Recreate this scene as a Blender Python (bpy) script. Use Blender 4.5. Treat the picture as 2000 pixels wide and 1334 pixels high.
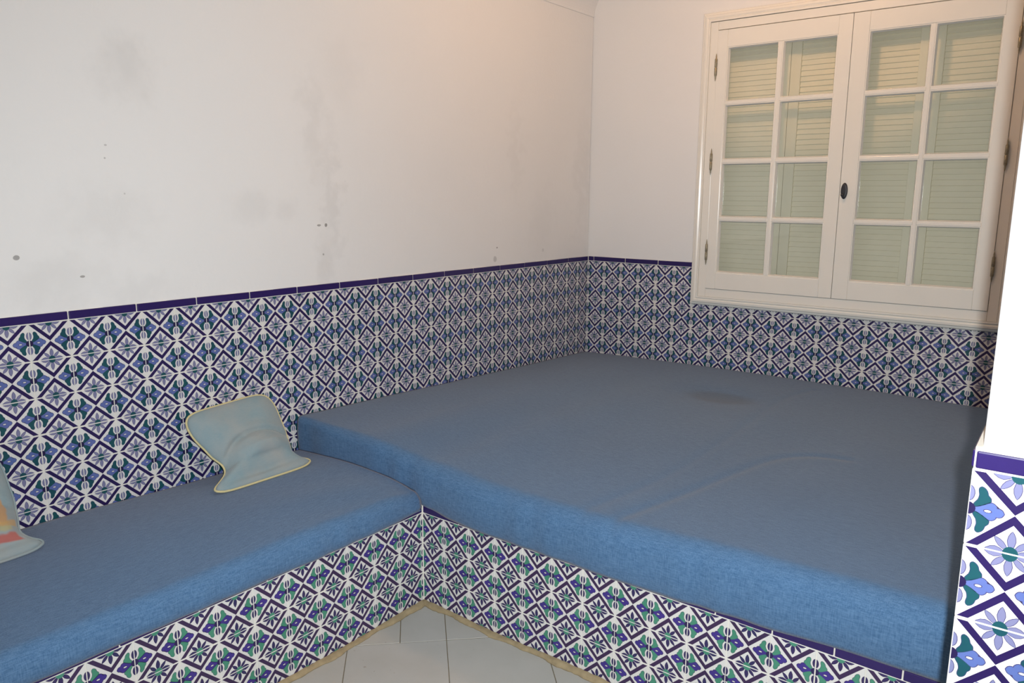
import bpy, bmesh, math, random
from mathutils import Matrix, Vector
random.seed(7)
for o in list(bpy.data.objects): bpy.data.objects.remove(o, do_unlink=True)
scene = bpy.context.scene
COL = scene.collection

# ------------------------------------------------------------------ camera
R_ = Vector((0.78878844, 0.61463775, 0.00576459))
U_ = Vector((-0.11833991, 0.14265386, 0.98267265))
F_ = Vector((-0.60316537, 0.77580301, -0.18525989))
CAM = Vector((2.4242, -3.8373, 1.3959))
cd = bpy.data.cameras.new('camera'); cam = bpy.data.objects.new('camera', cd); COL.objects.link(cam)
cd.sensor_fit = 'HORIZONTAL'; cd.sensor_width = 36.0; cd.lens = 1509.77 * 36.0 / 2000.0
cd.clip_start = 0.02
m = Matrix.Identity(4)
for i, v in enumerate((R_, U_, -F_)):
    for j in range(3): m[j][i] = v[j]
m.translation = CAM
cam.matrix_world = m
scene.camera = cam

# ------------------------------------------------------------------ world, lights, exposure
w = bpy.data.worlds.new('world'); scene.world = w; w.use_nodes = True
w.node_tree.nodes['Background'].inputs[0].default_value = (0.6, 0.7, 0.9, 1)
w.node_tree.nodes['Background'].inputs[1].default_value = 0.05
def lamp(name, loc, power, col, radius):
    l = bpy.data.lights.new(name, 'POINT'); l.energy = power; l.color = col; l.shadow_soft_size = radius
    o = bpy.data.objects.new(name, l); o.location = loc; COL.objects.link(o); return o
# the camera's own flash: right of and a little above the lens
fl = bpy.data.lights.new('camera_flash', 'SPOT'); fl.energy = 224; fl.color = (0.925, 0.975, 1.0); fl.shadow_soft_size = 0.010
fl.spot_size = math.radians(128); fl.spot_blend = 1.0
flash = bpy.data.objects.new('camera_flash', fl); COL.objects.link(flash)
fm = m.copy(); fm.translation = CAM + R_ * 0.046 + U_ * 0.028 + F_ * 0.01; flash.matrix_world = fm
# warm bulb under the vault over the bed, just above the frame
lamp('ceiling_bulb', (1.20, -1.10, 2.70), 19, (1.0, 0.55, 0.27), 0.06)
# added warm fill light behind the camera, no known lamp there
lamp('warm_fill', (2.3, -4.4, 2.6), 3, (1.0, 0.60, 0.32), 0.08)
vs = scene.view_settings
vs.view_transform = 'Standard'; vs.look = 'None'; vs.gamma = 1.0; vs.exposure = 0.0; vs.use_curve_mapping = False

# ------------------------------------------------------------------ constants
T = 0.11                 # tile pitch
ZT = 1.0279              # top of the wall tiles
BED = 2.0654             # bed front is y = -BED
BX = 0.6646              # bench front is x = BX
ZB = 0.0048 + 3 * T      # top of bench tile rows
BORD = 0.0262            # border strip height
BTOP = ZB + BORD         # masonry top

# ------------------------------------------------------------------ helpers
def link(o, parent=None):
    COL.objects.link(o)
    if parent is not None: o.parent = parent
    return o
def mesh_obj(name, verts, faces, mats, parent=None, mi=None, smooth=False):
    me = bpy.data.meshes.new(name); me.from_pydata([tuple(v) for v in verts], [], faces)
    for mm in (mats if isinstance(mats, (list, tuple)) else [mats]): me.materials.append(mm)
    if mi:
        for p, k in zip(me.polygons, mi): p.material_index = k
    if smooth:
        for p in me.polygons: p.use_smooth = True
    me.update()
    return link(bpy.data.objects.new(name, me), parent)
def bm_obj(name, bm, mat, parent=None, smooth=False):
    me = bpy.data.meshes.new(name); bm.to_mesh(me); bm.free(); me.materials.append(mat)
    if smooth:
        for p in me.polygons: p.use_smooth = True
    return link(bpy.data.objects.new(name, me), parent)
def add_box(bm, a, b, bevel=0.0):
    mt = Matrix.Translation([(a[i] + b[i]) / 2 for i in range(3)]) @ Matrix.Diagonal([b[i] - a[i] for i in range(3)] + [1])
    r = bmesh.ops.create_cube(bm, size=1.0, matrix=mt)
    if bevel > 0:
        ed = list({e for v in r['verts'] for e in v.link_edges})
        bmesh.ops.bevel(bm, geom=ed, offset=bevel, segments=2, affect='EDGES', profile=0.5)
def box(name, a, b, mat, parent=None, bevel=0.0):
    bm = bmesh.new(); add_box(bm, a, b, bevel); return bm_obj(name, bm, mat, parent)
def tag(o, label=None, cat=None, group=None, kind=None):
    for k, v in (('label', label), ('category', cat), ('group', group), ('kind', kind)):
        if v: o[k] = v
    return o
def empty(name, loc=(0, 0, 0), parent=None):
    o = bpy.data.objects.new(name, None); o.location = loc; o.empty_display_size = 0.1
    return link(o, parent)
def clip(poly, axis, val, keep_less):
    out = []; n = len(poly)
    f = (lambda q: val - q[axis]) if keep_less else (lambda q: q[axis] - val)
    for i in range(n):
        a, b = poly[i], poly[(i + 1) % n]; fa, fb = f(a), f(b)
        if fa >= 0: out.append(a)
        if (fa >= 0) != (fb >= 0):
            t = fa / (fa - fb); out.append((a[0] + t * (b[0] - a[0]), a[1] + t * (b[1] - a[1])))
    return out
def clip_rect(poly, u0, u1, v0, v1):
    for ax, val, less in ((0, u0, False), (0, u1, True), (1, v0, False), (1, v1, True)):
        if len(poly) < 3: return []
        poly = clip(poly, ax, val, less)
    return poly if len(poly) >= 3 else []

# ------------------------------------------------------------------ materials
def new_mat(name):
    m = bpy.data.materials.new(name); m.use_nodes = True
    return m, m.node_tree, m.node_tree.nodes['Principled BSDF']
def N(nt, t, **kw):
    n = nt.nodes.new(t)
    for k, v in kw.items(): setattr(n, k, v)
    return n
def noise(nt, vec, scale, detail=3, rough=0.55):
    n = N(nt, 'ShaderNodeTexNoise'); n.inputs['Scale'].default_value = scale
    n.inputs['Detail'].default_value = detail; n.inputs['Roughness'].default_value = rough
    if vec is not None: nt.links.new(vec, n.inputs['Vector'])
    return n
def ramp(nt, fac, stops):
    n = N(nt, 'ShaderNodeValToRGB'); e = n.color_ramp.elements
    while len(e) < len(stops): e.new(0.5)
    for k, (p, c) in enumerate(stops): e[k].position = p; e[k].color = (*c, 1) if len(c) == 3 else c
    nt.links.new(fac, n.inputs[0]); return n
def mixc(nt, fac, a, b, mode='MIX'):
    n = N(nt, 'ShaderNodeMix', data_type='RGBA', blend_type=mode)
    for sock, v in ((n.inputs[0], fac), (n.inputs[6], a), (n.inputs[7], b)):
        if hasattr(v, 'links') or isinstance(v, bpy.types.NodeSocket): nt.links.new(v, sock)
        elif isinstance(v, (tuple, list)): sock.default_value = (*v, 1)
        else: sock.default_value = v
    return n.outputs[2]
def math_n(nt, op, a, b=None):
    n = N(nt, 'ShaderNodeMath', operation=op)
    for k, v in ((0, a), (1, b)):
        if v is None: continue
        if isinstance(v, bpy.types.NodeSocket): nt.links.new(v, n.inputs[k])
        else: n.inputs[k].default_value = v
    return n.outputs[0]
def bump(nt, bsdf, h, strength, dist=0.002):
    b = N(nt, 'ShaderNodeBump'); b.inputs['Strength'].default_value = strength; b.inputs['Distance'].default_value = dist
    nt.links.new(h, b.inputs['Height']); nt.links.new(b.outputs[0], bsdf.inputs['Normal'])
def pos(nt): return N(nt, 'ShaderNodeNewGeometry').outputs['Position']

def glaze(name, ca, cb=None, rough=0.28, var=0.5):
    """fired glaze: colour drifts between two tones from tile to tile and with brush pooling"""
    m, nt, b = new_mat(name); cb = cb or ca
    oi = N(nt, 'ShaderNodeObjectInfo')
    n = noise(nt, pos(nt), 60, 2)
    f = math_n(nt, 'ADD', math_n(nt, 'MULTIPLY', oi.outputs['Random'], var), math_n(nt, 'MULTIPLY', n.outputs[0], 1 - var))
    c = mixc(nt, f, ca, cb); nt.links.new(c, b.inputs['Base Color'])
    b.inputs['Roughness'].default_value = rough; b.inputs['Specular IOR Level'].default_value = 0.45
    return m
G_WHITE = glaze('glaze_white', (0.66, 0.65, 0.63), (0.72, 0.71, 0.69), 0.3)
G_NAVY = glaze('glaze_navy', (0.017, 0.009, 0.064), (0.025, 0.013, 0.09), 0.3)
G_NAVY2 = glaze('glaze_purple_navy', (0.036, 0.018, 0.064), (0.048, 0.024, 0.085), 0.3)
G_BORDER = glaze('glaze_border_blue', (0.020, 0.011, 0.085), (0.028, 0.015, 0.11), 0.25)
WALLSET = [G_WHITE, G_NAVY,
           glaze('glaze_leaf_teal', (0.009, 0.058, 0.080), (0.014, 0.088, 0.100)),
           glaze('glaze_petal_blue', (0.078, 0.125, 0.33), (0.125, 0.152, 0.39)),
           glaze('glaze_star_petal', (0.16, 0.172, 0.315), (0.215, 0.205, 0.335)),
           glaze('glaze_dark_centre', (0.018, 0.012, 0.06)),
           glaze('glaze_outline', (0.05, 0.04, 0.13))]
BENCHSET = [G_WHITE, G_NAVY2,
            glaze('glaze_leaf_green', (0.045, 0.22, 0.14), (0.075, 0.28, 0.19)),
            glaze('glaze_petal_violet', (0.040, 0.024, 0.20), (0.058, 0.034, 0.26)),
            glaze('glaze_star_petal_dark', (0.022, 0.024, 0.095), (0.042, 0.025, 0.11)),
            glaze('glaze_dark_centre_deep', (0.022, 0.014, 0.08)),
            glaze('glaze_outline_deep', (0.03, 0.02, 0.07))]

def simple(name, col, rough=0.6, spec=0.5, nscale=0, namt=0.1, metal=0.0, bumpy=0.0):
    m, nt, b = new_mat(name)
    b.inputs['Roughness'].default_value = rough; b.inputs['Specular IOR Level'].default_value = spec; b.inputs['Metallic'].default_value = metal
    if nscale:
        n = noise(nt, pos(nt), nscale, 4)
        c = mixc(nt, n.outputs[0], tuple(x * (1 - namt) for x in col), tuple(min(1, x * (1 + namt)) for x in col))
        nt.links.new(c, b.inputs['Base Color'])
        if bumpy: bump(nt, b, n.outputs[0], bumpy)
    else: b.inputs['Base Color'].default_value = (*col, 1)
    return m
M_GROUT = simple('white_grout', (0.74, 0.71, 0.64), 0.85, 0.2, 40, 0.10, bumpy=0.3)
M_MASON = simple('rough_render', (0.60, 0.56, 0.50), 0.9, 0.2, 20, 0.10, bumpy=0.4)
M_MORTAR = simple('tan_mortar', (0.33, 0.26, 0.155), 0.9, 0.2, 38, 0.45, bumpy=0.8)
M_FGROUT = simple('floor_joint', (0.17, 0.14, 0.09), 0.9, 0.2, 30, 0.2)
M_WOOD = simple('white_gloss_paint', (0.80, 0.77, 0.70), 0.22, 0.5, 9, 0.025)
M_SHUT = simple('shutter_paint', (0.84, 0.79, 0.64), 0.5, 0.35, 12, 0.04)
M_GAP = simple('dark_iron', (0.02, 0.02, 0.025), 0.45, 0.5)
M_HINGE = simple('worn_metal_hinge', (0.30, 0.26, 0.18), 0.42, 0.5, 160, 0.7, metal=0.6)
M_PIPE = simple('yellow_piping_cloth', (0.60, 0.53, 0.29), 0.85, 0.2, 120, 0.12)

def plaster(name, stains=()):
    m, nt, b = new_mat(name); p = pos(nt)
    b.inputs['Roughness'].default_value = 0.85; b.inputs['Specular IOR Level'].default_value = 0.2
    n1 = noise(nt, p, 1.6, 4); n2 = noise(nt, p, 9, 4)
    base = mixc(nt, n1.outputs[0], (0.745, 0.74, 0.73), (0.80, 0.795, 0.785))
    col = base
    if stains:
        d = noise(nt, p, 14, 3); d2 = noise(nt, p, 140, 2)
        sub = N(nt, 'ShaderNodeVectorMath', operation='SUBTRACT'); nt.links.new(d.outputs[1], sub.inputs[0]); sub.inputs[1].default_value = (0.5, 0.5, 0.5)
        acc = None
        for (y, z, ry, rz, st, hard) in stains:
            wob = N(nt, 'ShaderNodeVectorMath', operation='MULTIPLY_ADD'); nt.links.new(sub.outputs[0], wob.inputs[0])
            k = (ry + rz) * (0.9 if not hard else 0.5); wob.inputs[1].default_value = (0, k, k); nt.links.new(p, wob.inputs[2])
            mp = N(nt, 'ShaderNodeMapping'); nt.links.new(wob.outputs[0], mp.inputs[0])
            mp.vector_type = 'POINT'; mp.inputs['Scale'].default_value = (0, 1 / ry, 1 / rz); mp.inputs['Location'].default_value = (0, -y / ry, -z / rz)
            ln = N(nt, 'ShaderNodeVectorMath', operation='LENGTH'); nt.links.new(mp.outputs[0], ln.inputs[0])
            mr = N(nt, 'ShaderNodeMapRange', interpolation_type='SMOOTHSTEP'); nt.links.new(ln.outputs['Value'], mr.inputs[0])
            if hard: mp.inputs['Scale'].default_value = (0, 1.4 / ry, 1.4 / rz); mp.inputs['Location'].default_value = (0, -1.4 * y / ry, -1.4 * z / rz)
            mr.inputs[1].default_value = 0.85 if hard else 0.1; mr.inputs[2].default_value = 1.1 if hard else 1.5
            mr.inputs[3].default_value = st; mr.inputs[4].default_value = 0.0
            acc = mr.outputs[0] if acc is None else math_n(nt, 'MAXIMUM', acc, mr.outputs[0])
        f = math_n(nt, 'MULTIPLY', acc, math_n(nt, 'ADD', math_n(nt, 'MULTIPLY', n2.outputs[0], 0.9), 0.55))
        col = mixc(nt, f, base, (0.16, 0.15, 0.14))
    nt.links.new(col, b.inputs['Base Color'])
    n3 = noise(nt, p, 70, 3)
    h = math_n(nt, 'ADD', math_n(nt, 'MULTIPLY', n2.outputs[0], 0.8), math_n(nt, 'MULTIPLY', n3.outputs[0], 0.5))
    bump(nt, b, h, 0.28, 0.003)
    return m
M_WALL_L = plaster('stained_plaster', [
    (-2.627, 1.765, .09, .10, .12, 0), (-1.93, 1.63, .06, .20, .08, 0), (-1.87, 1.38, .045, .26, .09, 0), (-1.90, 1.14, .05, .12, .10, 0),
    (-2.22, 1.35, .09, .06, .07, 0), (-2.07, 1.34, .06, .05, .07, 0), (-2.72, 1.32, .14, .10, .07, 0), (-2.88, 1.14, .16, .08, .08, 0),
    (-2.64, 1.10, .14, .05, .06, 0), (-1.80, 1.86, .10, .12, .04, 0), (-.69, 1.62, .05, .25, .05, 0), (-.46, 1.25, .10, .20, .04, 0), (-0.08, 1.5, .08, .35, .05, 0),
    (-1.926, 1.281, .013, .006, .70, 1), (-1.893, 1.279, .009, .010, .75, 1), (-1.91, 1.168, .006, .006, .60, 1), (-2.978, 1.218, .013, .010, .65, 1),
    (-2.806, 1.150, .011, .005, .65, 1), (-.856, 1.085, .016, .020, .38, 1), (-.84, 1.142, .007, .006, .60, 1), (-.45, 1.11, .014, .012, .22, 1),
    (-2.705, 1.538, .006, .004, .4, 1), (-2.71, 1.50, .004, .004, .4, 1), (-2.66, 1.395, .004, .004, .4, 1)])
M_WALL = plaster('white_plaster')

def floor_mat():
    m, nt, b = new_mat('floor_ceramic'); p = pos(nt); oi = N(nt, 'ShaderNodeObjectInfo')
    n = noise(nt, p, 7, 5); n2 = noise(nt, p, 55, 3)
    c = mixc(nt, n.outputs[0], (0.39, 0.38, 0.35), (0.49, 0.485, 0.465))
    c = mixc(nt, math_n(nt, 'MULTIPLY', oi.outputs['Random'], 0.25), c, (0.46, 0.42, 0.35))
    r = ramp(nt, n2.outputs[0], [(0.0, (1, 1, 1)), (0.27, (1, 1, 1)), (0.30, (0, 0, 0)), (1, (0, 0, 0))])
    c = mixc(nt, math_n(nt, 'MULTIPLY', r.outputs[0], 0.6), c, (0.22, 0.17, 0.12))
    nt.links.new(c, b.inputs['Base Color']); b.inputs['Roughness'].default_value = 0.45; b.inputs['Specular IOR Level'].default_value = 0.35
    return m
M_FLOOR = floor_mat()

def fabric(name, ca, cb, stain=None, sheen=0.22, axis='x'):
    m, nt, b = new_mat(name); p = pos(nt)
    mp = N(nt, 'ShaderNodeMapping'); nt.links.new(p, mp.inputs[0]); mp.inputs['Scale'].default_value = (45, 420, 420) if axis == 'x' else (420, 45, 420)
    mp2 = N(nt, 'ShaderNodeMapping'); nt.links.new(p, mp2.inputs[0]); mp2.inputs['Scale'].default_value = (420, 420, 40)
    w1 = noise(nt, mp.outputs[0], 1.0, 2); w2 = noise(nt, mp2.outputs[0], 1.0, 2); big = noise(nt, p, 3.0, 4)
    wv = math_n(nt, 'MULTIPLY', math_n(nt, 'ADD', w1.outputs[0], w2.outputs[0]), 0.5)
    f = ramp(nt, wv, [(0.36, (0, 0, 0)), (0.64, (1, 1, 1))])
    c = mixc(nt, f.outputs[0], ca, cb)
    c = mixc(nt, math_n(nt, 'MULTIPLY', big.outputs[0], 0.22), c, tuple(0.55 * x for x in ca))
    if stain:
        x, y, rx, ry, st = stain
        mp3 = N(nt, 'ShaderNodeMapping'); nt.links.new(p, mp3.inputs[0]); mp3.inputs['Scale'].default_value = (1 / rx, 1 / ry, 0); mp3.inputs['Location'].default_value = (-x / rx, -y / ry, 0)
        ln = N(nt, 'ShaderNodeVectorMath', operation='LENGTH'); nt.links.new(mp3.outputs[0], ln.inputs[0])
        mr = N(nt, 'ShaderNodeMapRange', interpolation_type='SMOOTHSTEP'); nt.links.new(ln.outputs['Value'], mr.inputs[0])
        mr.inputs[1].default_value = 0.55; mr.inputs[2].default_value = 1.15; mr.inputs[3].default_value = st; mr.inputs[4].default_value = 0
        c = mixc(nt, mr.outputs[0], c, (0.040, 0.046, 0.052))
    nt.links.new(c, b.inputs['Base Color'])
    b.inputs['Roughness'].default_value = 0.9; b.inputs['Specular IOR Level'].default_value = 0.15
    b.inputs['Sheen Weight'].default_value = sheen; b.inputs['Sheen Roughness'].default_value = 0.5; b.inputs['Sheen Tint'].default_value = (0.95, 0.72, 0.52, 1)
    bump(nt, b, wv, 0.25, 0.001)
    return m
M_MAT = fabric('blue_woven_cover', (0.052, 0.126, 0.250), (0.112, 0.219, 0.378), stain=(1.09, -0.60, 0.17, 0.11, 0.32))
M_MAT2 = fabric('blue_woven_bench_cover', (0.054, 0.130, 0.258), (0.116, 0.226, 0.39), axis='y')
def cushion_mat(name, print_on=False):
    m, nt, b = new_mat(name); tc = N(nt, 'ShaderNodeUVMap').outputs[0]; p = pos(nt)
    mp = N(nt, 'ShaderNodeMapping'); nt.links.new(p, mp.inputs[0]); mp.inputs['Scale'].default_value = (500, 60, 500)
    w1 = noise(nt, mp.outputs[0], 1.0, 2); big = noise(nt, p, 9, 3)
    bf = ramp(nt, big.outputs[0], [(0.22, (0, 0, 0)), (0.78, (1, 1, 1))])
    c = mixc(nt, bf.outputs[0], (0.165, 0.285, 0.335), (0.325, 0.330, 0.315))
    c = mixc(nt, math_n(nt, 'MULTIPLY', w1.outputs[0], 0.35), c, (0.38, 0.43, 0.44))
    if print_on:
        sp = N(nt, 'ShaderNodeSeparateXYZ'); nt.links.new(tc, sp.inputs[0]); u, v = sp.outputs[0], sp.outputs[1]
        nz = noise(nt, tc, 5, 2); wob = math_n(nt, 'MULTIPLY', math_n(nt, 'SUBTRACT', nz.outputs[0], 0.5), 0.10)
        uu = math_n(nt, 'ADD', u, wob); vv = math_n(nt, 'ADD', v, wob)
        def rect(u0, u1, v0, v1):
            def step(sock, e, up):
                mr = N(nt, 'ShaderNodeMapRange', interpolation_type='SMOOTHSTEP'); nt.links.new(sock, mr.inputs[0])
                mr.inputs[1].default_value = e - .012; mr.inputs[2].default_value = e + .012; mr.inputs[3].default_value = 0 if up else 1; mr.inputs[4].default_value = 1 if up else 0
                return mr.outputs[0]
            a = math_n(nt, 'MULTIPLY', step(uu, u0, 1), step(uu, u1, 0))
            return math_n(nt, 'MULTIPLY', math_n(nt, 'MULTIPLY', a, .85), math_n(nt, 'MULTIPLY', step(vv, v0, 1), step(vv, v1, 0)))
        for (q, colr) in PRINT: c = mixc(nt, rect(*q), c, colr)
    nt.links.new(c, b.inputs['Base Color']); b.inputs['Roughness'].default_value = 0.9; b.inputs['Specular IOR Level'].default_value = 0.15
    b.inputs['Sheen Weight'].default_value = 0.25
    bump(nt, b, w1.outputs[0], 0.2, 0.001)
    return m
PRINT = [((0.30, 0.88, 0.30, 0.60), (0.50, 0.28, 0.11)), ((0.30, 0.955, 0.265, 0.335), (0.50, 0.32, 0.13)), ((0.30, 0.90, 0.225, 0.275), (0.40, 0.37, 0.20)), ((0.30, 0.915, 0.135, 0.205), (0.42, 0.10, 0.08))]
M_CUSH = cushion_mat('pale_blue_cushion_cloth'); M_CUSH2 = cushion_mat('printed_cushion_cloth', True)

def glass_mat():
    m = bpy.data.materials.new('window_glass'); m.use_nodes = True; nt = m.node_tree; nt.nodes.clear()
    out = N(nt, 'ShaderNodeOutputMaterial'); tr = N(nt, 'ShaderNodeBsdfTransparent'); gl = N(nt, 'ShaderNodeBsdfGlossy'); mx = N(nt, 'ShaderNodeMixShader'); fr = N(nt, 'ShaderNodeFresnel')
    tr.inputs[0].default_value = (0.985, 0.988, 0.975, 1); gl.inputs['Roughness'].default_value = 0.03; fr.inputs[0].default_value = 1.45
    nt.links.new(fr.outputs[0], mx.inputs[0]); nt.links.new(tr.outputs[0], mx.inputs[1]); nt.links.new(gl.outputs[0], mx.inputs[2]); nt.links.new(mx.outputs[0], out.inputs[0])
    return m
M_GLASS = glass_mat()

# ------------------------------------------------------------------ the painted tile
def ellipse(cu, cv, ru, rv, n=14): return [(cu + ru * math.cos(2 * math.pi * k / n), cv + rv * math.sin(2 * math.pi * k / n)) for k in range(n)]
def grow(poly, d):
    n = len(poly); out = []
    A = sum(poly[i][0] * poly[(i + 1) % n][1] - poly[(i + 1) % n][0] * poly[i][1] for i in range(n)); s = 1 if A > 0 else -1
    for i in range(n):
        a, b, c = poly[i - 1], poly[i], poly[(i + 1) % n]
        n1 = Vector((b[1] - a[1], a[0] - b[0])); n2 = Vector((c[1] - b[1], b[0] - c[0]))
        if n1.length: n1.normalize()
        if n2.length: n2.normalize()
        q = (n1 + n2); q = q / max(0.6, q.length) * 1.15 if q.length else q
        out.append((b[0] + s * d * q[0], b[1] + s * d * q[1]))
    return out
def leafshape(ang, r0, r1, hw, cu, cv, su=1.0, sv=1.0):
    pts = []; n = 6
    prof = [(0, .35), (.2, .75), (.45, 1), (.7, .8), (.9, .35), (1, 0.0)]
    for t, wd in prof: pts.append((r0 + (r1 - r0) * t, hw * wd))
    pts += [(r, -wd) for r, wd in reversed(pts[:-1])]
    c, s = math.cos(ang), math.sin(ang)
    return [(cu + (r * c - wd * s) * su, cv + (r * s + wd * c) * sv) for r, wd in pts]
LEAF = [(.062, .070), (.099, .125), (.112, .19), (.103, .235), (.104, .275), (.13, .298), (.169, .278), (.193, .243), (.205, .2), (.236, .165), (.238, .11), (.198, .08), (.14, .05), (.08, .03)]
PET = [(.075, .02), (.14, .05), (.197, .085), (.24, .112), (.28, .102), (.308, .07), (.305, .055), (.335, .055), (.368, .04), (.390, 0.0)]
def rounded(pts, closed=True, n=2):
    out = []; m_ = len(pts)
    for i in range(m_ if closed else m_ - 1):
        q = [pts[(i + k) % m_] if closed else pts[min(max(i + k, 0), m_ - 1)] for k in (-1, 0, 1, 2)]
        for k in range(n):
            t = k / n; out.append(tuple(.5 * (2 * q[1][d] + (q[2][d] - q[0][d]) * t + (2 * q[0][d] - 5 * q[1][d] + 4 * q[2][d] - q[3][d]) * t * t + (3 * q[1][d] - q[0][d] - 3 * q[2][d] + q[3][d]) * t ** 3) for d in range(2)))
    return out if closed else out + [pts[-1]]
LEAF = rounded(LEAF); PET = rounded(PET, False)
def motif():
    L = []   # (layer, material, polygon) in tile coordinates 0..1
    L.append((1, 1, [(.022, .022), (.150, .022), (.5, .372), (.850, .022), (.978, .022), (.5, .497)]))
    L.append((1, 1, [(.022, .978), (.5, .503), (.978, .978), (.850, .978), (.5, .628), (.150, .978)]))
    for cu, s in ((0, 1), (1, -1)):
        for t in (1, -1):
            lf = [(cu + s * a, .49 + t * b) for a, b in LEAF]
            L.append((1, 6, grow(lf, .006))); L.append((2, 2, lf))
            ov = ellipse(cu, .49 + t * .195, .058, .098)
            L.append((1, 6, grow(ov, .007))); L.append((2, 4, ov))
        pe = [(cu + s * a, .49 + b) for a, b in PET] + [(cu + s * a, .49 - b) for a, b in reversed(PET[:-1])]
        L.append((2, 6, grow(pe, .008))); L.append((3, 3, pe))
        L.append((4, 6, ellipse(cu + s * .215, .49, .048, .024, 10))); L.append((5, 0, ellipse(cu + s * .215, .49, .037, .016, 10)))
        L.append((4, 5, ellipse(cu, .49, .086, .084, 16)))
    for cv in (0, 1):
        for ang, r1, hw in ((0, .278, .068), (180, .278, .068), (90, .292, .043), (-90, .292, .043), (47, .264, .034), (133, .264, .034), (-47, .264, .034), (-133, .264, .034)):
            pt = leafshape(math.radians(ang), .07, r1, hw, .5, cv)
            L.append((1, 6, grow(pt, .006))); L.append((2, 4, pt))
        L.append((3, 2, ellipse(.5, cv, .086, .098, 16)))
    return L
MOTIF = motif()
G = 0.0009  # half joint
_tiles = {}
def tile_mesh(kind, u0=0.0, u1=1.0, v0=0.0, v1=1.0):
    key = (kind, round(u0, 3), round(u1, 3), round(v0, 3), round(v1, 3))
    if key in _tiles: return _tiles[key]
    g = G / T; a0, a1, b0, b1 = u0 + g, u1 - g, v0 + g, v1 - g
    V = []; Fc = []; MI = []
    def ring(q, n):
        k = len(V)
        for uu, vv in ((a0 + q, b0 + q), (a1 - q, b0 + q), (a1 - q, b1 - q), (a0 + q, b1 - q)): V.append(((uu - .5) * T, (vv - .5) * T, n))
        return k
    r0 = ring(0, -.006); r1 = ring(0, -.0009); r2 = ring(.006, 0)
    for a, b in ((r0, r1), (r1, r2)):
        for k in range(4): Fc.append((a + k, a + (k + 1) % 4, b + (k + 1) % 4, b + k)); MI.append(0)
    Fc.append((r2, r2 + 1, r2 + 2, r2 + 3)); MI.append(0); Fc.append((r0 + 3, r0 + 2, r0 + 1, r0)); MI.append(0)
    q = .0035
    for lay, mi, poly in MOTIF:
        pl = clip_rect(poly, a0 + q, a1 - q, b0 + q, b1 - q)
        if len(pl) < 3: continue
        A = sum(pl[i][0] * pl[(i + 1) % len(pl)][1] - pl[(i + 1) % len(pl)][0] * pl[i][1] for i in range(len(pl)))
        if abs(A) < 2e-5: continue
        if A < 0: pl = pl[::-1]
        k = len(V); V += [((uu - .5) * T, (vv - .5) * T, .00010 * lay) for uu, vv in pl]
        Fc.append(tuple(range(k, k + len(pl)))); MI.append(mi)
    me = bpy.data.meshes.new('tile'); me.from_pydata(V, [], Fc)
    for mm in (WALLSET if kind == 'wall' else BENCHSET): me.materials.append(mm)
    for p_, mi in zip(me.polygons, MI): p_.material_index = mi
    me.update(); _tiles[key] = me
    return me
def frame(n):  # basis matrix whose z is the outward normal and y is up
    n = Vector(n); v = Vector((0, 0, 1)); u = v.cross(n)
    return Matrix((u, v, n)).transposed().to_4x4()
def put_tile(parent, me, centre, n, name='tile'):
    o = bpy.data.objects.new(name, me); link(o, parent)
    f = frame(n); j = Matrix.Rotation(random.gauss(0, .0022), 4, 'Z')
    t = Matrix.Translation((random.gauss(0, .00025), random.gauss(0, .00025), random.uniform(-.0003, .0002)))
    o.matrix_local = Matrix.Translation(centre) @ f @ t @ j
    return o
_bord = {}
def border_mesh(length, h=BORD - .002):
    key = round(length, 4)
    if key in _bord: return _bord[key]
    bm = bmesh.new(); add_box(bm, (-length / 2, -h / 2, -.007), (length / 2, h / 2, .002), .0022)
    me = bpy.data.meshes.new('border_tile'); bm.to_mesh(me); bm.free(); me.materials.append(G_BORDER); _bord[key] = me
    return me
def put_border(parent, length, centre, n):
    o = bpy.data.objects.new('border_tile', border_mesh(length)); link(o, parent)
    o.matrix_local = Matrix.Translation(centre) @ frame(n) @ Matrix.Rotation(random.gauss(0, .002), 4, 'Z')

# ------------------------------------------------------------------ setting: floor, walls, vault
XR, YR, SPRING, RISE = 3.40, -5.20, 2.365, 0.50
floor = tag(box('floor', (-.2, YR - .2, -.10), (XR + .2, .2, -.0015), M_FGROUT), kind='structure')
P = 0.310; s0 = -1.3035 / math.sqrt(2); w0 = 3.067 / math.sqrt(2)   # tile rows run at 45 degrees
def floor_tile(sa, sb, wa, wb):
    g = .0012; q = [(sa + g, wa + g), (sb - g, wa + g), (sb - g, wb - g), (sa + g, wb - g)]
    r2 = math.sqrt(2); pl = [((s + w_) / r2, (s - w_) / r2) for s, w_ in q]
    pl = clip_rect(pl, BX + .001, XR, YR, -BED - .001)
    if len(pl) < 3: return
    A = sum(pl[i][0] * pl[(i + 1) % len(pl)][1] - pl[(i + 1) % len(pl)][0] * pl[i][1] for i in range(len(pl)))
    if abs(A) < 4e-4: return
    if A < 0: pl = pl[::-1]
    n = len(pl); c = (sum(a for a, b in pl) / n, sum(b for a, b in pl) / n)
    dz = random.uniform(-.0004, .0)
    V = [(a, b, -.008) for a, b in pl] + [(a, b, -.0008 + dz) for a, b in pl] + [(c[0] + (a - c[0]) * .992, c[1] + (b - c[1]) * .992, dz) for a, b in pl]
    Fc = [tuple(range(2 * n, 3 * n)), tuple(reversed(range(n)))]
    for a, b in ((0, n), (n, 2 * n)): Fc += [(a + k, a + (k + 1) % n, b + (k + 1) % n, b + k) for k in range(n)]
    mesh_obj('floor_tile', V, Fc, M_FLOOR, floor)
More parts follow.
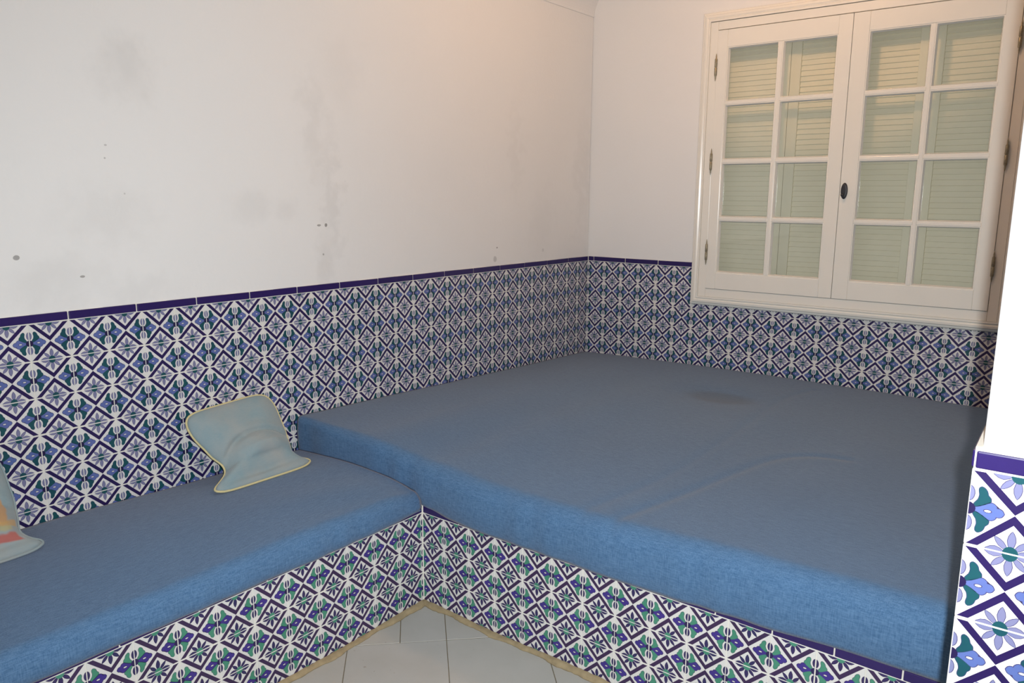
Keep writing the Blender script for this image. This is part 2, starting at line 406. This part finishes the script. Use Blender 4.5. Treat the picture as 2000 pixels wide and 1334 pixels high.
for i in range(-9, 12):
    for j in range(-2, 10):
        sa, wa = s0 + i * P, w0 + j * P
        if j == -1 and i == -1:
            floor_tile(sa, sa + P - .147, wa, wa + P); floor_tile(sa + P - .147, sa + P, wa, wa + P)
        else: floor_tile(sa, sa + P, wa, wa + P)

PF = -.004   # plaster face behind the tile plane
wl = tag(box('wall_left', (-.2, YR, 0), (PF, 0.0, SPRING), M_WALL_L), kind='structure')
box('grout', (PF, YR, .30), (-.0012, -.0005, ZT + BORD - .001), M_GROUT, wl)
def vault_z(x): t = (x - XR / 2) / (XR / 2); return SPRING + RISE * math.sqrt(max(0, 1 - t * t))
bm = bmesh.new()
OX0, OX1, OZ0, OZ1 = .700, 2.060, .880, 2.248     # window opening
for a, b in (((-.2, -PF, 0), (OX0, .2, 3.0)), ((OX1, -PF, 0), (XR + .2, .2, 3.0)), ((OX0, -PF, 0), (OX1, .2, OZ0)), ((OX0, -PF, OZ1), (OX1, .2, 3.0))): add_box(bm, a, b)
wb = tag(bm_obj('wall_back', bm, M_WALL), kind='structure')
bm = bmesh.new(); add_box(bm, (.0005, .0012, .30), (.655, -PF, ZT + BORD - .001)); add_box(bm, (.655, .0012, .30), (XR, -PF, .834)); bm_obj('grout', bm, M_GROUT, wb)
tag(box('wall_right', (XR, YR, 0), (XR + .2, 0, SPRING), M_WALL), kind='structure')
tag(box('wall_rear', (-.2, YR - .2, 0), (XR + .2, YR, 3.0), M_WALL), kind='structure')
V = []; Fc = []; K = 120
for k in range(K + 1):
    a = math.pi * k / K; x = XR / 2 - XR / 2 * math.cos(a); z = SPRING + RISE * math.sin(a)
    xo = XR / 2 - (XR / 2 + .2) * math.cos(a); zo = SPRING + (RISE + .2) * math.sin(a)
    V += [(x, YR, z), (x, -PF, z), (xo, YR, zo), (xo, -PF, zo)]
for k in range(K):
    a, b = 4 * k, 4 * k + 4
    Fc += [(a, a + 1, b + 1, b), (a + 2, a + 3, b + 3, b + 2), (a, a + 2, b + 2, b), (a + 1, b + 1, b + 3, a + 3)]
Fc += [(0, 1, 3, 2), (4 * K, 4 * K + 2, 4 * K + 3, 4 * K + 1)]
cl = tag(mesh_obj('ceiling', V, Fc, M_WALL), kind='structure')
bm = bmesh.new(); bm.from_mesh(cl.data); bmesh.ops.recalc_face_normals(bm, faces=bm.faces); bm.to_mesh(cl.data); bm.free()

# wall tiles
for i in range(0, 34):
    rows = 5 if (i + 1) * T < BED else 6
    for j in range(rows):
        put_tile(wl, tile_mesh('wall'), (0, -(i + .5) * T, ZT - (j + .5) * T), (1, 0, 0))
y = -.003; L1 = .204
put_border(wl, .200, (0, y - .102, ZT + BORD / 2), (1, 0, 0)); y -= .2045
while y > -3.8:
    put_border(wl, .2005, (0, y - .1018, ZT + BORD / 2), (1, 0, 0)); y -= .2040
for i in range(0, 30):
    x0 = i * T
    for j in range(5):
        if i <= 5 or i > 19: me, z = tile_mesh('wall'), ZT - (j + .5) * T
        elif j == 0: continue
        elif j == 1: me, z = tile_mesh('wall', 0, 1, 0, (.834 - (ZT - 2 * T)) / T), ZT - 1.5 * T
        else: me, z = tile_mesh('wall'), ZT - (j + .5) * T
        if i == 5 and j < 2: me = tile_mesh('wall', 0, .955, 0, 1)
        put_tile(wb, me, (x0 + .5 * T, 0, z), (0, -1, 0))
for a, b in ((.003, .037), (.040, .2445), (.248, .4495), (.453, .652)):
    put_border(wb, b - a, ((a + b) / 2, 0, ZT + BORD / 2), (0, -1, 0))

# pier at the right, close to the camera
pier = tag(empty('wall_pier', (2.3039, -2.6587, 0)), 'white plastered pier with tiled foot at the right edge of the picture', 'pier', kind='structure')
pier.rotation_euler = (0, 0, .0263)
ZP = 1.0349
box('plaster', (.009, .008, 0), (.60, .352, 2.80), M_WALL, pier, .004)
bm = bmesh.new(); add_box(bm, (.0012, .0012, 0), (.6088, .3588, ZP + BORD + .004)); bm_obj('grout', bm, M_GROUT, pier)
for j in range(10):
    v0 = 0.0 if j < 9 else 1 - (ZP - 9 * T) / T
    for i in range(6):
        u1 = 1.0 if i < 5 else (.61 - 5 * T) / T
        put_tile(pier, tile_mesh('wall', 0, u1, v0, 1), ((i + .5) * T, 0, ZP - (j + .5) * T), (0, -1, 0))
    for i in range(4):
        u0 = 0 if i < 3 else 1 - (.36 - 3 * T) / T
        put_tile(pier, tile_mesh('wall', u0, 1, v0, 1), (0, (i + .5) * T, ZP - (j + .5) * T), (-1, 0, 0))
for k in range(3): put_border(pier, .2005, (.1035 + .2035 * k, 0, ZP + BORD / 2), (0, -1, 0))
for k in range(2): put_border(pier, .176, (0, .0905 + .179 * k, ZP + BORD / 2), (-1, 0, 0))

# ------------------------------------------------------------------ window
win = tag(empty('window_1', (1.38, 0, OZ0)), 'white twin-leaf window of sixteen panes with closed louvred shutters', 'window', kind='structure')
def wpart(o, par=None):
    par = par or win
    if par is win: o.matrix_parent_inverse = Matrix.Translation((-1.38, 0, -OZ0))
    return o
def wbox(name, a, b, mat=M_WOOD, par=None, bevel=.0015): return wpart(box(name, a, b, mat, par or win, bevel), par)
CX0, CX1, CZ0, CZ1 = .655, 2.106, .835, 2.295
prof = [(0, 0), (0, .010), (.004, .016), (.012, .018), (.016, .024), (.026, .026), (.034, .022), (.038, .027), (.046, .027), (.046, 0)]   # (inward, proud)
def corners(d): return [(CX0 + d, CZ0 + d), (CX1 - d, CZ0 + d), (CX1 - d, CZ1 - d), (CX0 + d, CZ1 - d)]
for k in range(4):
    V = []
    for e in (k, (k + 1) % 4):
        for d, h in prof: c = corners(d)[e]; V.append((c[0], -.0006 - h, c[1]))
    n = len(prof); Fc = [(i, i + 1, n + i + 1, n + i) for i in range(n - 1)] + [(n - 1, 0, n, 2 * n - 1), tuple(range(n - 1, -1, -1)), tuple(range(n, 2 * n))]
    o = mesh_obj('casing', V, Fc, M_WOOD, win); wpart(o)
    bm = bmesh.new(); bm.from_mesh(o.data); bmesh.ops.recalc_face_normals(bm, faces=bm.faces); bm.to_mesh(o.data); bm.free()
# fixed frame inside the casing
FX0, FX1, FZ0, FZ1 = .742, 2.020, .925, 2.204
wbox('jamb', (.7012, -.0225, .8812), (FX0 - .001, .06, 2.2468)); wbox('jamb', (FX1 + .001, -.0225, .8812), (2.0588, .06, 2.2468))
wbox('sill', (FX0 - .0005, -.0225, .8812), (FX1 + .0005, .06, FZ0 - .0015)); wbox('head', (FX0 - .0005, -.0225, FZ1 + .0035), (FX1 + .0005, .06, 2.2468))
PZ = [(1.871, 2.113), (1.588, 1.840), (1.302, 1.555), (1.019, 1.270)]
YF, YG = -.0265, -.008
def casement(x0, x1, cols):
    c = empty('casement', (0, 0, 0), win); wpart(c)
    def B(nm, a, b): return box(nm, a, b, M_WOOD, c, .002)
    bw = .009   # width of the sloping bead round each pane
    B('stile', (x0, YF, FZ0), (cols[0][0] - bw, .012, FZ1)); B('stile', (cols[1][1] + bw, YF, FZ0), (x1, .012, FZ1))
    a, b = cols[0][0] - bw, cols[1][1] + bw
    B('rail', (a, YF + .0003, PZ[0][1] + bw), (b, .0115, FZ1)); B('rail', (a, YF + .0003, FZ0), (b, .0115, PZ[3][0] - bw))
    B('glazing_bar', (cols[0][1] + bw, YF + .001, PZ[3][0] - bw), (cols[1][0] - bw, .0105, PZ[0][1] + bw))
    for k in range(3):
        for q, r in ((a, cols[0][1] + bw), (cols[1][0] - bw, b)):
            B('glazing_bar', (q, YF + .0015, PZ[k + 1][1] + bw), (r, .010, PZ[k][0] - bw))
    for (p0, p1) in cols:
        for (z0, z1) in PZ:
            V = []
            for d, yy in ((-bw, YF + .003), (-bw * .55, YF + .003), (0, YG - .001), (0, YG + .004), (-bw, YG + .004)):
                V += [(p0 + d, yy, z0 + d), (p1 - d, yy, z0 + d), (p1 - d, yy, z1 - d), (p0 + d, yy, z1 - d)]
            Fc = [(4 * r + k, 4 * r + (k + 1) % 4, 4 * ((r + 1) % 5) + (k + 1) % 4, 4 * ((r + 1) % 5) + k) for r in range(5) for k in range(4)]
            mesh_obj('pane_bead', V, Fc, M_WOOD, c)
            box('pane', (p0 - .004, YG + .0045, z0 - .004), (p1 + .004, YG + .0075, z1 + .004), M_GLASS, c)
    return c
casement(FX0, 1.3775, [(.803, 1.040), (1.076, 1.308)])
cr = casement(1.3795, FX1, [(1.458, 1.688), (1.722, 1.952)])
# louvred shutter leaves behind the glass
SY = .080; SP = .0246
slat_cache = {}
def shutter(x0, x1):
    c = empty('shutter', (0, 0, 0), win); wpart(c); st = .048
    z0, z1 = .905, 2.225
    box('stile', (x0, SY - .014, z0), (x0 + st, SY + .014, z1), M_SHUT, c, .001); box('stile', (x1 - st, SY - .014, z0), (x1, SY + .014, z1), M_SHUT, c, .001)
    box('rail', (x0 + st, SY - .014, z0), (x1 - st, SY + .014, .985), M_SHUT, c, .001); box('rail', (x0 + st, SY - .014, 2.150), (x1 - st, SY + .014, z1), M_SHUT, c, .001)
    Ls = round(x1 - x0 - 2 * st, 4)
    if Ls not in slat_cache:
        bm = bmesh.new(); add_box(bm, (-Ls / 2, -.0138, -.0028), (Ls / 2, .0138, .0028), .0008)
        me = bpy.data.meshes.new('slat'); bm.to_mesh(me); bm.free(); me.materials.append(M_SHUT); slat_cache[Ls] = me
    z = .985 + SP * .45
    while z < 2.146:
        o = bpy.data.objects.new('slat', slat_cache[Ls]); link(o, c)
        o.location = ((x0 + x1) / 2, SY, z); o.rotation_euler = (math.radians(75 + random.gauss(0, .8)), 0, random.gauss(0, .0015)); z += SP
for a, b in ((.705, 1.079), (1.081, 1.379), (1.381, 1.689), (1.691, 2.055)): shutter(a, b)
# fiche hinges
def lathe(name, prof, mat, seg=10):
    V = []; Fc = []
    for r, z in prof: V += [(r * math.cos(2 * math.pi * k / seg), r * math.sin(2 * math.pi * k / seg), z) for k in range(seg)]
    for i in range(len(prof) - 1): Fc += [(i * seg + k, i * seg + (k + 1) % seg, (i + 1) * seg + (k + 1) % seg, (i + 1) * seg + k) for k in range(seg)]
    Fc += [tuple(reversed(range(seg))), tuple(range((len(prof) - 1) * seg, len(prof) * seg))]
    me = bpy.data.meshes.new(name); me.from_pydata(V, [], Fc); me.materials.append(mat)
    for p_ in me.polygons: p_.use_smooth = len(p_.vertices) == 4
    return me
hm = lathe('hinge', [(.0008, -.066), (.002, -.06), (.0035, -.05), (.003, -.045), (.0065, -.038), (.007, -.003), (.0055, -.001), (.0055, .001), (.007, .003), (.0065, .038), (.003, .045), (.0035, .05), (.002, .06), (.0008, .066)], M_HINGE)
for x in (.7405, 2.0215):
    for z in (2.030, 1.572, 1.114):
        o = bpy.data.objects.new('hinge', hm); link(o, win); wpart(o); o.location = (x, -.030, z)
# keyhole escutcheon and knob
V = []; Fc = []; S = 20
for sc, yy in ((1.0, 0), (1.0, -.003), (.82, -.0055), (.5, -.006)): V += [(1.3995 + .0150 * sc * math.cos(2 * math.pi * k / S), YF - .0003 + yy, 1.4265 + .037 * sc * math.sin(2 * math.pi * k / S)) for k in range(S)]
for r in range(3): Fc += [(r * S + k, (r + 1) * S + k, (r + 1) * S + (k + 1) % S, r * S + (k + 1) % S) for k in range(S)]
Fc += [tuple(range(S)), tuple(reversed(range(3 * S, 4 * S)))]
o = mesh_obj('escutcheon', V, Fc, M_GAP, win, smooth=True); wpart(o)
o = bpy.data.objects.new('knob', lathe('knob', [(.003, 0), (.003, .008), (.007, .011), (.008, .015), (.005, .019), (.001, .020)], M_GAP)); link(o, win); wpart(o)
o.location = (1.397, YF - .005, 1.408); o.rotation_euler = (math.radians(90), 0, 0)

# ------------------------------------------------------------------ masonry bench and bed platform
TD = .0012
bench = tag(box('masonry_bench', (.001, YR + .002, 0), (BX - .006, -BED + .002, BTOP - .004), M_MASON), 'low masonry bench with its front tiled in green and violet flowers along the left wall', 'bench')
box('grout', (BX - .006, YR + .002, 0), (BX - TD, -BED - TD, BTOP - .003), M_GROUT, bench)
bed = tag(box('bed_platform', (.001, -BED + .006, 0), (XR - .002, -.012, BTOP - .004), M_MASON), 'wide masonry bed platform with tiled front below the large blue mattress', 'bed')
box('grout', (BX - .006, -BED + TD, 0), (XR - .002, -BED + .006, BTOP - .003), M_GROUT, bed)
zc = [.0048 + (k + .5) * T for k in range(3)]
for i in range(0, 18):
    for z in zc: put_tile(bench, tile_mesh('bench'), (BX, -BED - .001 - (i + .5) * T, z), (1, 0, 0))
p1 = .895
for i in range(0, 16):
    for z in zc:
        if i == 0: put_tile(bed, tile_mesh('bench', 1 - p1 + .012, 1, 0, 1), (BX + (p1 - .5) * T, -BED, z), (0, -1, 0))
        else: put_tile(bed, tile_mesh('bench'), (BX + (p1 + i - .5) * T, -BED, z), (0, -1, 0))
y = -BED - .004
while y > -4.0: put_border(bench, .2005, (BX, y - .1005, ZB + BORD / 2), (1, 0, 0)); y -= .204
xe = [BX + .002, .830, .978, 1.125, 1.272, 1.420, 1.568, 1.717, 1.865, 2.012, 2.159, 2.306, 2.453, 2.60]
for a, b in zip(xe, xe[1:]): put_border(bed, b - a - .0035, ((a + b) / 2, -BED, ZB + BORD / 2), (0, -1, 0))
# white cement in the inner corner
V = []; Fc = []; S = 26
for k in range(S + 1):
    z = k * (BTOP + .004) / S; r = .0030 + random.uniform(-.0008, .0010) + (.004 if k > S - 3 else 0)
    V += [(BX - .001, -BED + .001, z), (BX + r, -BED + .001, z), (BX + r * .55, -BED - r * .55, z), (BX - .001, -BED - r, z)]
for k in range(S): Fc += [(4 * k + q, 4 * k + (q + 1) % 4, 4 * k + 4 + (q + 1) % 4, 4 * k + 4 + q) for q in range(4)]
Fc += [(3, 2, 1, 0), (4 * S, 4 * S + 1, 4 * S + 2, 4 * S + 3)]
mesh_obj('corner_grout', V, Fc, M_GROUT, bench)
# tan mortar fillet where tile meets floor
def fillet(name, par, a, b, nrm):
    a, b, nrm = Vector(a), Vector(b), Vector(nrm); n = int((b - a).length / .012); V = []; Fc = []; S = 6; ph = random.random() * 9
    for k in range(n + 1):
        c = a.lerp(b, k / n); wd = .0145 + .004 * math.sin(k * .23 + ph) + .003 * math.sin(k * .61 + 2 * ph) + .002 * math.sin(k * .057) + random.uniform(-.002, .002); h = .012 + .003 * math.sin(k * .13 + 1) + random.uniform(-.0015, .0015)
        for q in range(S + 1):
            t = q / S * math.pi / 2; V.append(c + nrm * (wd * (1 - math.cos(t)) ** .8 if False else wd * (math.sin(t))) + Vector((0, 0, max(.0, h * math.cos(t) ** 1.2))))
        V.append(c + Vector((0, 0, -.001)))
    W = S + 2
    for k in range(n): Fc += [(k * W + q, k * W + q + 1, (k + 1) * W + q + 1, (k + 1) * W + q) for q in range(S + 1)]
    Fc += [tuple(range(W)), tuple(reversed(range(n * W, n * W + W)))]
    o = mesh_obj(name, V, Fc, M_MORTAR, par, smooth=True)
    bm = bmesh.new(); bm.from_mesh(o.data); bmesh.ops.recalc_face_normals(bm, faces=bm.faces); bm.to_mesh(o.data); bm.free()
fillet('mortar_fillet', bench, (BX + .0008, -BED - .0008, 0), (BX + .0008, -4.4, 0), (1, 0, 0))
fillet('mortar_fillet', bed, (BX + .0008, -BED - .0008, 0), (2.6, -BED - .0008, 0), (0, -1, 0))

# ------------------------------------------------------------------ mattresses
def lerp_tab(tab, x):
    if x <= tab[0][0]: return tab[0][1]
    for (a, b), (c, d) in zip(tab, tab[1:]):
        if x <= c:
            t = (x - a) / (c - a); t = t * t * (3 - 2 * t); return b + (d - b) * t
    return tab[-1][1]
def seg_dist(px, py, pts):
    best = 9
    for (ax, ay), (bx, by) in zip(pts, pts[1:]):
        dx, dy = bx - ax, by - ay; t = max(0, min(1, ((px - ax) * dx + (py - ay) * dy) / (dx * dx + dy * dy)))
        best = min(best, math.hypot(px - ax - t * dx, py - ay - t * dy))
    return best
def smooth_curve(pts, n=12):
    out = []
    for i in range(len(pts) - 1):
        p0, p1_, p2, p3 = pts[max(0, i - 1)], pts[i], pts[i + 1], pts[min(len(pts) - 1, i + 2)]
        for k in range(n):
            t = k / n
            out.append(tuple(.5 * ((2 * p1_[d]) + (-p0[d] + p2[d]) * t + (2 * p0[d] - 5 * p1_[d] + 4 * p2[d] - p3[d]) * t * t + (-p0[d] + 3 * p1_[d] - 3 * p2[d] + p3[d]) * t ** 3) for d in range(2)))
    return out + [pts[-1]]
def slab(name, us, profile, tf, mat):
    """loft closed cross-sections along us; profile(u) gives a closed loop of (v, z); tf maps (u, v, z) to world"""
    V = []; Fc = []; W = None
    for u in us:
        pr = profile(u); W = len(pr); V += [tf(u, v, z) for v, z in pr]
    n = len(us)
    for i in range(n - 1): Fc += [(i * W + k, i * W + (k + 1) % W, (i + 1) * W + (k + 1) % W, (i + 1) * W + k) for k in range(W)]
    Fc += [tuple(reversed(range(W))), tuple(range((n - 1) * W, n * W))]
    o = mesh_obj(name, V, Fc, mat, smooth=True)
    bm = bmesh.new(); bm.from_mesh(o.data); bmesh.ops.recalc_face_normals(bm, faces=bm.faces); bm.to_mesh(o.data); bm.free()
    for p_ in o.data.polygons: p_.use_smooth = len(p_.vertices) == 4
    return o
CR1 = smooth_curve([(1.40, -2.06), (1.47, -1.78), (1.52, -1.55), (1.58, -1.31), (1.67, -1.19), (1.79, -1.155)])
CR2 = smooth_curve([(1.30, -2.04), (1.36, -1.70), (1.37, -1.35), (1.356, -1.0), (1.33, -.47), (1.38, -.19)])
def bed_top(x, y):
    f = -y / BED                                   # 0 back .. 1 front
    back = lerp_tab([(0, .490), (.3, .498), (.9, .508), (1.4, .507), (2.1, .503), (3.4, .500)], x)
    front = lerp_tab([(0, .556), (.35, .545), (.70, .515), (1.0, .502), (1.4, .505), (1.85, .522), (2.3, .532), (3.4, .535)], x)
    z = back + (front - back) * f ** 1.1
    z += .010 * math.sin(math.pi * min(1, x / 2.6)) * math.sin(math.pi * f)
    for c, hgt, wd in ((CR1, .0042, .015), (CR2, .0022, .017)):
        d = seg_dist(x, y, c); e = math.exp(-(d / wd) ** 2); e2 = math.exp(-((d - .045) / .03) ** 2)
        z += -hgt * e + hgt * .12 * e2
    z -= .010 * math.exp(-(((x - 1.09) / .2) ** 2 + ((y + .60) / .14) ** 2))
    z += .0012 * math.sin(9 * x + 3 * y) * math.sin(7 * y - 2 * x)
    return z
def bed_profile(x):
    yb, yf = -.006, -BED - lerp_tab([(0, .009), (.60, .009), (.90, .026), (1.4, .028), (2.2, .018), (3.4, .015)], x)
    yf -= .002 * math.sin(37 * x + 2 * math.sin(11 * x))
    hem = lerp_tab([(0, .372), (.62, .371), (.70, .360), (.80, .349), (1.0, .345), (1.5, .346), (1.8, .354), (2.15, .366), (3.4, .370)], x)
    ztf = bed_top(x, -BED); r = lerp_tab([(0, .022), (.35, .040), (.9, .062), (3.4, .062)], x)
    lp = [(yb, BTOP + .001), (yb, .44), (yb - .003, bed_top(x, yb) - .008), (yb - .010, bed_top(x, yb))]
    n = 140
    for k in range(1, n + 1):
        yy = yb - .01 + (yf + r - yb + .01) * k / n; lp.append((yy, bed_top(x, yy)))
    zr = lp[-1][1]
    for k in range(1, 9):
        a = math.pi / 2 * k / 8; lp.append((yf + r - r * math.sin(a), zr - r * 1.1 * (1 - math.cos(a))))
    z1 = zr - r * 1.1
    for k in range(1, 9):
        t = k / 8; lp.append((yf - .004 * math.sin(math.pi * t) + .008 * t * t, z1 + (hem - z1) * t))
    lp += [(min(yf + .020, -BED - .0045), hem - .001), (-BED - .004, hem + .004), (-BED - .0035, BTOP + .001), (-BED * .5, BTOP + .001)]
    return lp
xs = [.004 + (3.39 - .004) * k / 270 for k in range(271)]
tag(slab('bed_mattress', xs, bed_profile, lambda u, v, z: (u, v, z), M_MAT), 'large blue fabric mattress filling the platform in the corner under the window', 'mattress')
def bench_top(y, x):
    f = x / BX; d = -y - BED
    t_ = max(0, min(1, (d - .30) / .65)); z = .423 + .014 * t_ * t_ * (3 - 2 * t_) * (1 - .8 * f) + .012 * math.sin(math.pi * min(1, f)) + .010 * f
    z -= .030 * math.exp(-(d / .09) ** 2) * f ** 6
    z += .0022 * math.sin(26 * (x * .9 + .25 * d) + 1.2) * math.exp(-((d - .22) / .22) ** 2) * f
    z += .0012 * math.sin(8 * y + 5 * x)
    return z
def bench_profile(y):
    d = -y - BED - .0112
    xb, xf = .006, BX + lerp_tab([(0, .006), (.04, .014), (.15, .021), (.8, .026), (3, .024)], d) + .0015 * math.sin(41 * y + 2 * math.sin(13 * y))
    hem = lerp_tab([(.0, .346), (.12, .343), (.45, .343), (.65, .348), (1.1, .351), (3, .352)], d); r = .044
    lp = [(xb, BTOP + .001), (xb, .41), (xb + .002, bench_top(y, xb) - .006), (xb + .008, bench_top(y, xb))]
    n = 40
    for k in range(1, n + 1):
        xx = xb + .008 + (xf - r - xb - .008) * k / n; lp.append((xx, bench_top(y, xx)))
    zr = lp[-1][1]
    for k in range(1, 9):
        a = math.pi / 2 * k / 8; lp.append((xf - r + r * math.sin(a), zr - r * (1 - math.cos(a))))
    z1 = zr - r
    for k in range(1, 7):
        t = k / 6; lp.append((xf + .003 * math.sin(math.pi * t) - .008 * t * t, z1 + (hem - z1) * t))
    lp += [(xf - .018, hem - .001) if xf - .018 > BX + .004 else (BX + .004, hem - .001), (BX + .0032, hem + .004), (BX + .003, BTOP + .001), (BX * .5, BTOP + .001)]
    return lp
ys = [-(BED + .0112) - .0001 - 2.4 * k / 170 for k in range(171)]
tag(slab('bench_mattress', ys, bench_profile, lambda u, v, z: (v, u, z), M_MAT2), 'long narrow blue fabric mattress on the low bench along the left wall', 'mattress')

# ------------------------------------------------------------------ cushions
def cushion(name, mat, dy, seed, skew=0.0):
    rnd = random.Random(seed)
    prof = [(0, (.232, .4475)), (.13, (.194, .459)), (.28, (.154, .484)), (.43, (.120, .522)), (.60, (.090, .572)), (.8, (.058, .628)), (1, (.030, .680))]
    lf = [(0, -2.585), (.07, -2.580), (.16, -2.530), (.26, -2.480), (.36, -2.474), (.5, -2.505), (.75, -2.542), (1, -2.562)]
    rt = [(0, -2.150), (.07, -2.152), (.15, -2.198), (.25, -2.218), (.36, -2.208), (.5, -2.202), (.75, -2.205), (1, -2.210)]
    def lin(tab, b):
        if b <= tab[0][0]: return tab[0][1]
        for (a, p), (c, q) in zip(tab, tab[1:]):
            if b <= c:
                t = (b - a) / (c - a); t = t * t * (3 - 2 * t) * .25 + t * .75
                return tuple(p[i] + (q[i] - p[i]) * t for i in range(2)) if isinstance(p, tuple) else p + (q - p) * t
        return tab[-1][1]
    def dense(tab):
        out = []
        for k in range(41):
            b = k / 40; acc = 0; W = 0
            for q in range(-6, 7):
                bb = min(1, max(0, b + q * .012 * min(1, 12 * b, 12 * (1 - b)))); wt = math.exp(-(q / 4) ** 2); v = lin(tab, bb); W += wt
                acc = (Vector(v) * wt if acc == 0 else acc + Vector(v) * wt) if isinstance(v, tuple) else acc + v * wt
            out.append((b, tuple(acc / W) if isinstance(acc, Vector) else acc / W))
        return out
    prof, lf, rt = dense(prof), dense(lf), dense(rt)
    def S(a, b):      # a -1..1 (left..right seen from the room), b 0..1
        x, z = lin(prof, b); l, r = lin(lf, b), lin(rt, b); y = (l + r) / 2 + a * (r - l) / 2
        z += .010 * (a + .2) * b + skew * a * b          # top right stands a little higher
        if b < .22: z += .006 * max(0, abs(a) - .75) / .25 * (1 - b / .22)
        return Vector((x, y + dy, z))
    def nrm(a, b):
        e = .01; du = S(min(1, a + e), b) - S(max(-1, a - e), b); dv = S(a, min(1, b + e)) - S(a, max(0, b - e)); n_ = du.cross(dv); n_.normalize(); return n_
    NA, NR = 96, 22; rr = .16
    def B(th):        # rounded square boundary, then pulled in slightly between the corners
        c, s = math.cos(th), math.sin(th); p_ = 5.5
        k = (abs(c) ** p_ + abs(s) ** p_) ** (-1 / p_); return k * c, k * s
    V = []; Fc = []; UV = []
    ph = [rnd.uniform(0, 6.28) for _ in range(6)]
    def th(a, b, rho, side):
        t = max(0, 1 - rho ** 2.6) ** .62
        h = .040 * t
        if side > 0:
            bc = .60 - .20 * ((a - .25) / 1.0) ** 2 - .06 * a         # arching crease over the belly
            belly = math.exp(-((b - (bc - .17)) / .15) ** 2) * math.exp(-((a - .10) / .75) ** 2)
            h += (.042 * belly - .017 * math.exp(-((b - bc) / .026) ** 2) * (1 - abs(a - .1) * .35) + .004 * math.exp(-((b - bc - .06) / .03) ** 2)) * min(1, t * 1.6)
            h += .0040 * math.exp(-((b - (.72 + .22 * a)) / .03) ** 2) * t - .005 * math.exp(-((b - (.36 + .28 * (a + .9))) / .03) ** 2) * math.exp(-((a + .65) / .3) ** 2) * min(1, 2 * t)
            h += .0016 * math.sin(8 * a + 5 * b + ph[0]) * math.sin(11 * b - 3 * a + ph[1]) * t
            h -= .010 * math.exp(-((b - .10 - .02 * a) / .035) ** 2) * math.exp(-((a) / .8) ** 2) * min(1, t * 2)
        else:
            h *= .45
        return h
    for side in (1, -1):
        base = len(V)
        for i in range(NR + 1):
            rho = (i / NR) ** .85
            for k in range(NA):
                bx_, by_ = B(2 * math.pi * k / NA); a = rho * bx_; b = .5 + .5 * rho * by_
                p_ = S(a, b) + nrm(a, b) * (-side * 0 + side * th(a, b, rho, side))
                p_.x = max(p_.x, .0045); p_.z = max(p_.z, .4445 if p_.x > .05 else .436)
                V.append(p_); UV.append((.5 + .5 * a, b))
        for i in range(NR):
            for k in range(NA):
                q = (base + i * NA + k, base + i * NA + (k + 1) % NA, base + (i + 1) * NA + (k + 1) % NA, base + (i + 1) * NA + k)
                Fc.append(q)
    o = mesh_obj(name, V, Fc, mat, smooth=True)
    uvl = o.data.uv_layers.new(name='UVMap')
    for lp in o.data.loops: uvl.data[lp.index].uv = UV[lp.vertex_index]
    bm = bmesh.new(); bm.from_mesh(o.data); bmesh.ops.remove_doubles(bm, verts=bm.verts, dist=.00005); bmesh.ops.recalc_face_normals(bm, faces=bm.faces); bm.to_mesh(o.data); bm.free()
    for p_ in o.data.polygons: p_.use_smooth = True
    # piping
    path = []
    for k in range(140):
        bx_, by_ = B(2 * math.pi * k / 140); q = S(bx_, .5 + .5 * by_); q.x = max(q.x, .007); q.z = max(q.z, .4465); path.append(q)
    V = []; Fc = []; W = 8; n = len(path)
    for k in range(n):
        t = (path[(k + 1) % n] - path[k - 1]).normalized(); bx_, by_ = B(2 * math.pi * k / n); nn = nrm(bx_ * .98, .5 + .49 * by_); bi = t.cross(nn).normalized(); nn = bi.cross(t)
        for q in range(W): a = 2 * math.pi * q / W; V.append(path[k] + (nn * math.cos(a) + bi * math.sin(a)) * .0036)
    for k in range(n): Fc += [(k * W + q, k * W + (q + 1) % W, ((k + 1) % n) * W + (q + 1) % W, ((k + 1) % n) * W + q) for q in range(W)]
    return o, (V, Fc)
c1, pp = cushion('cushion', M_CUSH, 0.0, 3)
tag(c1, 'pale blue cushion with yellow piping leaning on the tiled wall', 'cushion', 'cushions on the bench')
mesh_obj('piping', *pp, M_PIPE, c1, smooth=True); c1.location.z = -.005
c2, pp = cushion('cushion', M_CUSH2, -.888, 9, .012)
tag(c2, 'grey-blue cushion with orange and red print cut off by the left picture edge', 'cushion', 'cushions on the bench')
mesh_obj('seam', *pp, M_CUSH, c2, smooth=True); c2.location.z = .005
